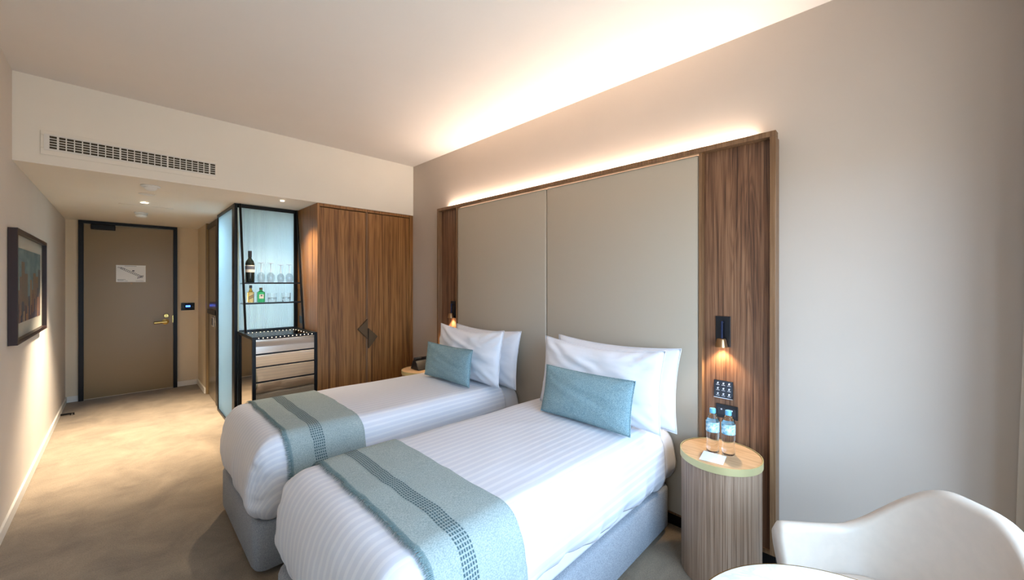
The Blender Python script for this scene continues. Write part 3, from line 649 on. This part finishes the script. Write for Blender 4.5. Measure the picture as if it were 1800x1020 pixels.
def duvet_mesh(D, name, parent, nx=90, ny=64, nz=26):
    bm = bmesh.new(); uvl = bm.loops.layers.uv.new('UVMap'); cache = {}
    def vert(px, py, pz):
        k = (round(px, 5), round(py, 5), round(pz, 5))
        if k not in cache:
            p, n = D(px, py, pz); v = bm.verts.new(p); drop = max(0, D.zt - p.z)
            cache[k] = (v, (p.x, p.y + (1 if n.y > 0 else -1) * drop * abs(n.y)))
        return cache[k]
    X = [D.x0 + (D.x1 - D.x0) * i / nx for i in range(nx + 1)]; Y = [D.y0 + (D.y1 - D.y0) * i / ny for i in range(ny + 1)]
    Z = [1 - (1 - i / nz) for i in range(nz + 1)]
    def quad(*k):
        q = [vert(*a) for a in k]
        try: f = bm.faces.new([a[0] for a in q])
        except ValueError: return
        f.smooth = True
        for lp, a in zip(f.loops, q): lp[uvl].uv = a[1]
    for i in range(nx):
        for j in range(ny): quad((X[i], Y[j], 1), (X[i + 1], Y[j], 1), (X[i + 1], Y[j + 1], 1), (X[i], Y[j + 1], 1))
        for k in range(nz):
            for y in (D.y0, D.y1): quad((X[i], y, Z[k]), (X[i + 1], y, Z[k]), (X[i + 1], y, Z[k + 1]), (X[i], y, Z[k + 1]))
    for j in range(ny):
        for k in range(nz): quad((D.x0, Y[j], Z[k]), (D.x0, Y[j + 1], Z[k]), (D.x0, Y[j + 1], Z[k + 1]), (D.x0, Y[j], Z[k + 1]))
    o = link_mesh(name, bm, 'duvet_cotton', parent, smooth=True)
    sd = o.modifiers.new('thick', 'SOLIDIFY'); sd.thickness = .010; sd.offset = -1
    return o
def runner_path(D, zlow, n=84):
    """(py,pz) along the cross-section: far side hem -> over the top -> near side hem"""
    pts = []
    for i in range(24): pts.append((D.y1, zlow + (1 - zlow) * i / 24))
    for i in range(n + 1): pts.append((D.y1 + (D.y0 - D.y1) * i / n, 1))
    for i in range(1, 25): pts.append((D.y0, 1 - (1 - zlow) * i / 24))
    return pts
def runner_mesh(D, parent_label, xa, xb, zlow, group, seed):
    loc = ((xa + xb) / 2, (D.y0 + D.y1) / 2, D.zt)
    t = thing('bed_runner', parent_label, 'bed runner', loc, group)
    path = runner_path(D, zlow); NX = 40
    def xe(x, i): return x + .010 * fbm((i * .09 + seed, x * 3, 0), 1.0, 2) - .010 * math.sin(i / len(path) * PI)
    grid = []
    bm = bmesh.new()
    for a in range(NX + 1):
        row = []
        for i, (py, pz) in enumerate(path):
            x = xe(xa + (xb - xa) * a / NX, i); p, n = D(x, py, pz, .011); row.append((bm.verts.new(p), p, n))
        grid.append(row)
    for a in range(NX):
        for i in range(len(path) - 1): bm.faces.new((grid[a][i][0], grid[a][i + 1][0], grid[a + 1][i + 1][0], grid[a + 1][i][0]))
    P = [[(p.copy(), n) for _, p, n in row] for row in grid]
    w = link_mesh('woven_cloth', bm, 'runner_wool', t, smooth=True)
    sd = w.modifiers.new('thick', 'SOLIDIFY'); sd.thickness = .007; sd.offset = -1
    # dashes: six columns of little dark stitches
    bm = bmesh.new()
    arc = [0]
    mid = P[NX // 3]
    for i in range(1, len(path)): arc.append(arc[-1] + (mid[i][0] - mid[i - 1][0]).length)
    def at(fx, s_):
        a = fx * NX; a0 = min(NX - 1, int(a)); fa = a - a0
        i = 0
        lo, hi = 0, len(arc) - 1
        while hi - lo > 1:
            md = (lo + hi) // 2
            if arc[md] <= s_: lo = md
            else: hi = md
        fi = (s_ - arc[lo]) / max(1e-6, arc[lo + 1] - arc[lo])
        p = (P[a0][lo][0] * (1 - fi) + P[a0][lo + 1][0] * fi) * (1 - fa) + (P[a0 + 1][lo][0] * (1 - fi) + P[a0 + 1][lo + 1][0] * fi) * fa
        return p, P[a0][lo][1]
    s_ = .01; step = .0155
    while s_ < arc[-1] - .02:
        for c in range(6):
            f0 = .30 + .0265 * c + .002; f1 = f0 + .0150
            q = [at(f0, s_), at(f1, s_), at(f1, s_ + .0098), at(f0, s_ + .0098)]
            bm.faces.new([bm.verts.new(p + n * .0013) for p, n in q])
        s_ += step
    st = link_mesh('stitched_dashes', bm, 'runner_dash', t); st['kind'] = 'stuff'
    # fringe along the front edge
    bm = bmesh.new(); s_ = .0
    rnd = random.Random(seed)
    while s_ < arc[-1] - .005:
        p, n = at(0.0, s_); p2, _ = at(0.03, s_); out = (p - p2).normalized()
        for k in range(2):
            ln = rnd.uniform(.014, .026); jit = Vector((0, rnd.uniform(-.006, .006), rnd.uniform(-.003, .003)))
            a_, b_ = p - out * .012 + n * .002, p + out * ln * .5 + n * .004 + jit * .5; c_ = p + out * ln + jit - n * .003
            tn, _ = at(0.0, min(arc[-1] - .003, s_ + .004)); wdt = (tn - p) * .55
            v0, v1 = bm.verts.new(a_), bm.verts.new(a_ + wdt); v2, v3 = bm.verts.new(b_), bm.verts.new(b_ + wdt); v4 = bm.verts.new(c_ + wdt * .5)
            bm.faces.new((v0, v1, v3, v2)); bm.faces.new((v2, v3, v4))
        s_ += .0042
    fr = link_mesh('fringe', bm, 'fringe_teal', t); fr['kind'] = 'stuff'
    return t
def rounded_box(bm, x0, x1, y0, y1, z0, z1, r, nseg=5, rz=.02):
    ring = []
    for cx, cy, a0 in ((x1 - r, y1 - r, 0), (x0 + r, y1 - r, 90), (x0 + r, y0 + r, 180), (x1 - r, y0 + r, 270)):
        for k in range(nseg + 1):
            a = math.radians(a0 + 90 * k / nseg); ring.append((cx, cy, math.cos(a), math.sin(a)))
    lv = [(z0, r - rz * .6), (z0 + rz, r), (z1 - rz, r), (z1 - rz * .3, r - rz * .3), (z1, r - rz)]
    loops = [[bm.verts.new((cx + c * q, cy + s * q, z)) for cx, cy, c, s in ring] for z, q in lv]
    n = len(ring)
    for a, b in zip(loops, loops[1:]):
        for i in range(n): bm.faces.new((a[i], a[(i + 1) % n], b[(i + 1) % n], b[i]))
    bm.faces.new(loops[-1]); bm.faces.new(loops[0][::-1])
def bed(y0, y1, label, seed, hem):
    """y0,y1 = base edges"""
    x0, x1 = .478, 2.436
    t = thing('single_bed', label, 'bed', ((x0 + x1) / 2, (y0 + y1) / 2, 0), 'twin single beds')
    bm = bmesh.new(); rounded_box(bm, x0, x1, y0, y1, .035, .295, .07); b_ = link_mesh('upholstered_base', bm, 'base_fabric', t, smooth=True)
    b_.modifiers.new('e', 'EDGE_SPLIT').split_angle = math.radians(50)
    for x in (x0 + .12, x1 - .12):
        for y in (y0 + .12, y1 - .12):
            L('foot', [(0, .001), (.022, .001), (.026, .036), (0, .036)], (x, y, 0), 'black_metal', t, 14)
    bm = bmesh.new(); rounded_box(bm, x0 + .02, x1, y0 + .01, y1 - .01, .297, .585, .07, rz=.04); mt = link_mesh('mattress', bm, 'white_cotton', t, smooth=True)
    D = Duvet(y0 - .022, y1 + .022, x0 + .002, 2.27, .680, seed, hem)
    duvet_mesh(D, 'duvet', t)
    # turned sheet at the head end, under the pillows
    S = Duvet(y0 - .010, y1 + .010, 2.05, 2.434, .632, seed + 5, lambda x, y: .33)
    S.r = .10
    bm = bmesh.new(); cache = {}
    def V(px, py, pz):
        k = (round(px, 4), round(py, 4), round(pz, 4))
        if k not in cache: cache[k] = bm.verts.new(S(px, py, pz)[0])
        return cache[k]
    n1, n2, n3 = 16, 40, 14
    X = [2.14 + (2.434 - 2.14) * i / n1 for i in range(n1 + 1)]; Y = [S.y0 + (S.y1 - S.y0) * j / n2 for j in range(n2 + 1)]
    for i in range(n1):
        for j in range(n2): bm.faces.new((V(X[i], Y[j], 1), V(X[i + 1], Y[j], 1), V(X[i + 1], Y[j + 1], 1), V(X[i], Y[j + 1], 1)))
        for k in range(n3):
            for y in (S.y0, S.y1):
                bm.faces.new((V(X[i], y, k / n3), V(X[i + 1], y, k / n3), V(X[i + 1], y, (k + 1) / n3), V(X[i], y, (k + 1) / n3)))
    sh = link_mesh('fitted_sheet', bm, 'white_cotton', t, smooth=True); sd = sh.modifiers.new('t', 'SOLIDIFY'); sd.thickness = .006; sd.offset = -1
    return t, D
def hem_near(x, y):
    side = max(0, min(1, (1.25 - y) / .2)) * max(0, min(1, (x - .6) / .3))
    long_side = .385 - .03 * max(0, x - 1.2) / .6 - .03 * max(0, x - 1.9) / .4 + .008 * math.sin(x * 11)
    foot = .295 + .07 * max(0, min(1, (y - 1.75) / .25)) + .01 * math.sin(y * 9)
    return foot + (long_side - foot) * side
def hem_far(x, y): return .275 + .015 * math.sin(x * 8 + y * 7) + .045 * max(0, min(1, (y - 2.95) / .3)) + .02 * max(0, min(1, (2.5 - y) / .2))
N0, N1, F0, F1 = .992, 1.972, 2.345, 3.300
_, DN = bed(N0, N1, 'near single bed with white striped duvet, beside the drum table with bottles', 1.3, hem_near)
_, DF = bed(F0, F1, 'far single bed with white striped duvet, on the wardrobe side', 8.1, hem_far)
runner_mesh(DN, 'sage teal fringed runner across the foot of the near bed', 
            .655, 1.035, .12, 'fringed bed runners', 3)
runner_mesh(DF, 'sage teal fringed runner across the foot of the far bed', .640, 1.060, .12, 'fringed bed runners', 9)

def pillow(name, label, cat, w, h, th, pos, lean, yaw, material, seed, group, roll=0.0, pinch=.05, wr=.006, flange=False, sag=.0):
    """w along y, h up, standing; pos = centre of the lower edge; lean = tilt back (towards +x)"""
    n, mrows = 44, 30
    def side(sgn):
        rows = []
        for j in range(mrows + 1):
            v = -1 + 2 * j / mrows; row = []
            for i in range(n + 1):
                u = -1 + 2 * i / n
                a = max(0, 1 - abs(u) ** 2.6) ** .55; b = max(0, 1 - abs(v) ** 2.6) ** .55
                tt = th / 2 * a * b
                yy = u * w / 2 * (1 - pinch * (1 - v * v) * .8); zz = v * h / 2 * (1 - pinch * 1.3 * (1 - u * u))
                zz -= sag * (1 - u * u) * (v + 1) / 2
                if tt > 0:
                    tt *= 1 + .10 * fbm((u * .9 + seed, v * .9, sgn * 3), 1, 2) - .14 * v
                    tt += a * b * wr * fbm((u * 1.1 + v * .9 + seed, (v - u * .6) * 3.2, sgn), 1.0, 3) * 1.4
                    cr = max(0, abs(u) + abs(v) - 1.1) / .9      # creases running in from the corners
                    tt += cr * b * a * wr * 2.2 * math.sin((abs(v) - abs(u)) * 17 + seed * 3 + u)
                    ed = math.exp(-((1 - abs(u)) * 6)); tt += ed * wr * .8 * math.sin(v * 13 + seed + u)*a
                row.append(Vector((sgn * tt, yy, zz + h / 2)))
            rows.append(row)
        return rows
    bm = bmesh.new(); fr, bk = side(-1), side(1)
    M = Matrix.Translation(pos) @ Matrix.Rotation(yaw, 4, 'Z') @ Matrix.Rotation(roll, 4, 'X') @ Matrix.Rotation(lean, 4, 'Y')
    vf = [[bm.verts.new(M @ p) for p in r] for r in fr]
    vb = [[vf[j][i] if (i in (0, n) or j in (0, mrows)) else bm.verts.new(M @ bk[j][i]) for i in range(n + 1)] for j in range(mrows + 1)]
    for V_, fl in ((vf, 0), (vb, 1)):
        for j in range(mrows):
            for i in range(n):
                f = (V_[j][i], V_[j][i + 1], V_[j + 1][i + 1], V_[j + 1][i]); bm.faces.new(f if not fl else f[::-1])
    edge = [vf[0][i].co.copy() for i in range(n + 1)] + [vf[j][n].co.copy() for j in range(1, mrows + 1)] + [vf[mrows][i].co.copy() for i in range(n - 1, -1, -1)] + [vf[j][0].co.copy() for j in range(mrows - 1, 0, -1)]
    t = thing(name, label, cat, pos, group)
    link_mesh('cover', bm, material, t, smooth=True)
    # seam welt around the edge
    bm = bmesh.new(); m_ = len(edge); rr = .0035 if not flange else .004
    rings = []
    for k in range(m_):
        d = (edge[(k + 1) % m_] - edge[k - 1]).normalized(); a_ = d.orthogonal().normalized(); b_ = d.cross(a_)
        xax = (M.to_3x3() @ Vector((1, 0, 0))); a_ = (xax - d * xax.dot(d)).normalized(); b_ = d.cross(a_)
        rings.append([bm.verts.new(edge[k] + (a_ * math.cos(q) + b_ * math.sin(q)) * rr) for q in (0, PI / 2, PI, 3 * PI / 2)])
    for k in range(m_):
        for q in range(4): bm.faces.new((rings[k][q], rings[k][(q + 1) % 4], rings[(k + 1) % m_][(q + 1) % 4], rings[(k + 1) % m_][q]))
    link_mesh('seam', bm, material, t, smooth=True)
    return t
G = 'white pillows on the beds'
pillow('pillow', 'white pillow leaning on the headboard at the back of the near bed', 'pillow', .93, .50, .165, (2.312, 1.375, .662), math.radians(8), 0, 'white_cotton', 2, G, wr=.008, pinch=.06, sag=.012)
pillow('pillow', 'white pillow directly behind the teal cushion on the near bed', 'pillow', .90, .47, .165, (2.125, 1.372, .702), math.radians(8), math.radians(-1), 'white_cotton', 5, G, wr=.014, pinch=.06, sag=.02)
pillow('pillow', 'white pillow leaning on the headboard at the back of the far bed', 'pillow', .90, .49, .165, (2.312, 2.69, .660), math.radians(8), 0, 'white_cotton', 11, G, wr=.008, pinch=.06, sag=.012)
pillow('pillow', 'white pillow directly behind the teal cushion on the far bed', 'pillow', .87, .465, .165, (2.135, 2.705, .702), math.radians(8), math.radians(1), 'white_cotton', 14, G, wr=.014, pinch=.06, sag=.02)
G = 'teal lumbar cushions'
pillow('lumbar_cushion', 'teal woven lumbar cushion on the near bed', 'cushion', .64, .30, .115, (1.955, 1.342, .712), math.radians(12), 0, 'cushion_fabric', 21, G, pinch=.04, wr=.004)
pillow('lumbar_cushion', 'teal woven lumbar cushion on the far bed', 'cushion', .65, .30, .115, (1.965, 2.752, .712), math.radians(7), 0, 'cushion_fabric', 25, G, pinch=.04, wr=.004)

# ------------------------------------------------------------------ marble table
mtb = thing('bistro_table', 'round white marble bistro table with a thin brass edge, in the foreground', 'table', (1.0875, -.0035, 0)); c0 = (1.0875, -.0035, 0)
L('marble_top', [(0, .700), (.376, .700), (.378, .702), (.378, .719), (.376, .720), (0, .720)], c0, 'marble', mtb, 96)
L('brass_edge', [(.3785, .699), (.3805, .699), (.3805, .7195), (.3785, .7195)], c0, 'brass', mtb, 96)
L('pedestal', [(0, .02), (.035, .02), (.030, .08), (.028, .62), (.06, .68), (.12, .699), (0, .699)], c0, 'black_metal', mtb, 32)
L('foot_plate', [(0, .001), (.22, .001), (.22, .012), (.04, .019), (0, .019)], c0, 'black_metal', mtb, 48)

# ------------------------------------------------------------------ tub chair
ch_c, rot = Vector((1.776, -.003, 0)), 2.352
W_, B_, A_, za, zb, t1, t2 = .295, .268, .183, .585, .838, .107, 1.436
ch = thing('tub_chair', 'cream leather tub chair at the marble table', 'chair', (ch_c.x, ch_c.y, 0))
MR = Matrix.Translation(ch_c) @ Matrix.Rotation(rot, 4, 'Z')
def chair_plan(th, grow):
    a = abs(th); sg = 1 if th >= 0 else -1
    if a < PI / 2:
        lat = (W_ + grow) * abs(math.sin(a)) ** .85; fwd = -(B_ + grow) * abs(math.cos(a)) ** .85
    else: lat = W_ + grow; fwd = A_ * (a - PI / 2) / .5
    return fwd, lat * sg
def chair_z(th):
    a = abs(th); g = min(1, max(0, (t2 - a) / (t2 - t1))); g = g * g * (3 - 2 * g)
    return za + (zb - za) * g + .012 * min(1, max(0, (a - PI / 2) / .5))
bm = bmesh.new(); NT = 96; prof = []
ths = [(-1 + 2 * i / NT) * (PI / 2 + .5) for i in range(NT + 1)]
cols = []
for th_ in ths:
    zt_ = chair_z(th_); col = []
    a = abs(th_); endf = min(1, (PI / 2 + .5 - a) / .07); zt_ -= .030 * (1 - math.sqrt(max(0, 1 - (1 - endf) ** 2)))
    T_ = .026
    sec = []
    for k in range(9):      # inside, seat level up to the rim
        f = k / 8; z = .40 + (zt_ - T_ - .40) * f; sec.append((-T_ - .05 * (1 - f) ** 1.5, z))
    for k in range(1, 8):
        q = PI - PI * k / 8; sec.append((T_ * math.cos(q), zt_ - T_ + T_ * math.sin(q)))
    for k in range(9):
        f = 1 - k / 8; z = .36 + (zt_ - T_ - .36) * f; sec.append((T_ - .07 * (1 - f) ** 1.6, z))
    for g_, z in sec:
        fwd, lat = chair_plan(th_, g_); col.append(bm.verts.new(MR @ Vector((fwd, lat, z))))
    cols.append(col)
for a, b in zip(cols, cols[1:]):
    m_ = len(a)
    for k in range(m_): bm.faces.new((a[k], a[(k + 1) % m_], b[(k + 1) % m_], b[k]))
bm.faces.new(cols[0]); bm.faces.new(cols[-1][::-1])
link_mesh('shell', bm, 'leather_cream', ch, smooth=True)
bm = bmesh.new(); prof = []
outl = [chair_plan(t_, -.085) for t_ in ths]; outl = [(f, l) for f, l in outl]
fr_ = [(A_ + .04, .16), (A_ + .05, 0), (A_ + .04, -.16)]
poly = outl + fr_
lv = [(.36, .97), (.385, 1.0), (.435, 1.0), (.452, .97), (.458, .90)]
lps = [[bm.verts.new(MR @ Vector((f * s_, l * s_, z))) for f, l in poly] for z, s_ in lv]
for a, b in zip(lps, lps[1:]):
    for k in range(len(poly)): bm.faces.new((a[k], a[(k + 1) % len(poly)], b[(k + 1) % len(poly)], b[k]))
bm.faces.new(lps[-1]); bm.faces.new(lps[0][::-1])
link_mesh('seat', bm, 'leather_cream', ch, smooth=True)
for f, l in ((.12, .19), (.12, -.19), (-.15, .15), (-.15, -.15)):
    bm = bmesh.new(); rr = bmesh.ops.create_cone(bm, cap_ends=True, segments=14, radius1=.012, radius2=.020, depth=.36)
    bmesh.ops.transform(bm, matrix=MR @ Matrix.Translation((f, l, .182)), verts=bm.verts); link_mesh('leg', bm, 'walnut', ch, smooth=False)

# ------------------------------------------------------------------ curtain in the window corner
ct = thing('curtain', 'beige pleated curtain hanging at the right edge by the window wall', 'curtain', (2.3, -.45, .02))
bm = bmesh.new(); nP = 150; rows = []
for i in range(nP + 1):
    f = i / nP; x = 2.02 + (2.505 - 2.02) * f; y = -.455 + .062 * math.sin(f * 2 * PI * 6.5 - 1.2) + .030 * f
    col = []
    for k in range(13):
        q = k / 12; z = .02 + 2.93 * q; amp = 1.12 - .25 * q
        col.append(bm.verts.new((x + .004 * math.sin(3 * z + f * 9), -.455 + (y + .455) * amp + .01 * math.sin(z * 2 + f * 20), z)))
    rows.append(col)
for a, b in zip(rows, rows[1:]):
    for k in range(12): bm.faces.new((a[k], b[k], b[k + 1], a[k + 1]))
cl = link_mesh('pleated_cloth', bm, 'curtain_cloth', ct, smooth=True); sd = cl.modifiers.new('t', 'SOLIDIFY'); sd.thickness = .003
B('ceiling_track', (1.95, 2.515, -.45, -.42, 2.955, 2.988), 'white_plastic', ct)

for o in list(bpy.data.objects):
    if '_w' in o: del o['_w']
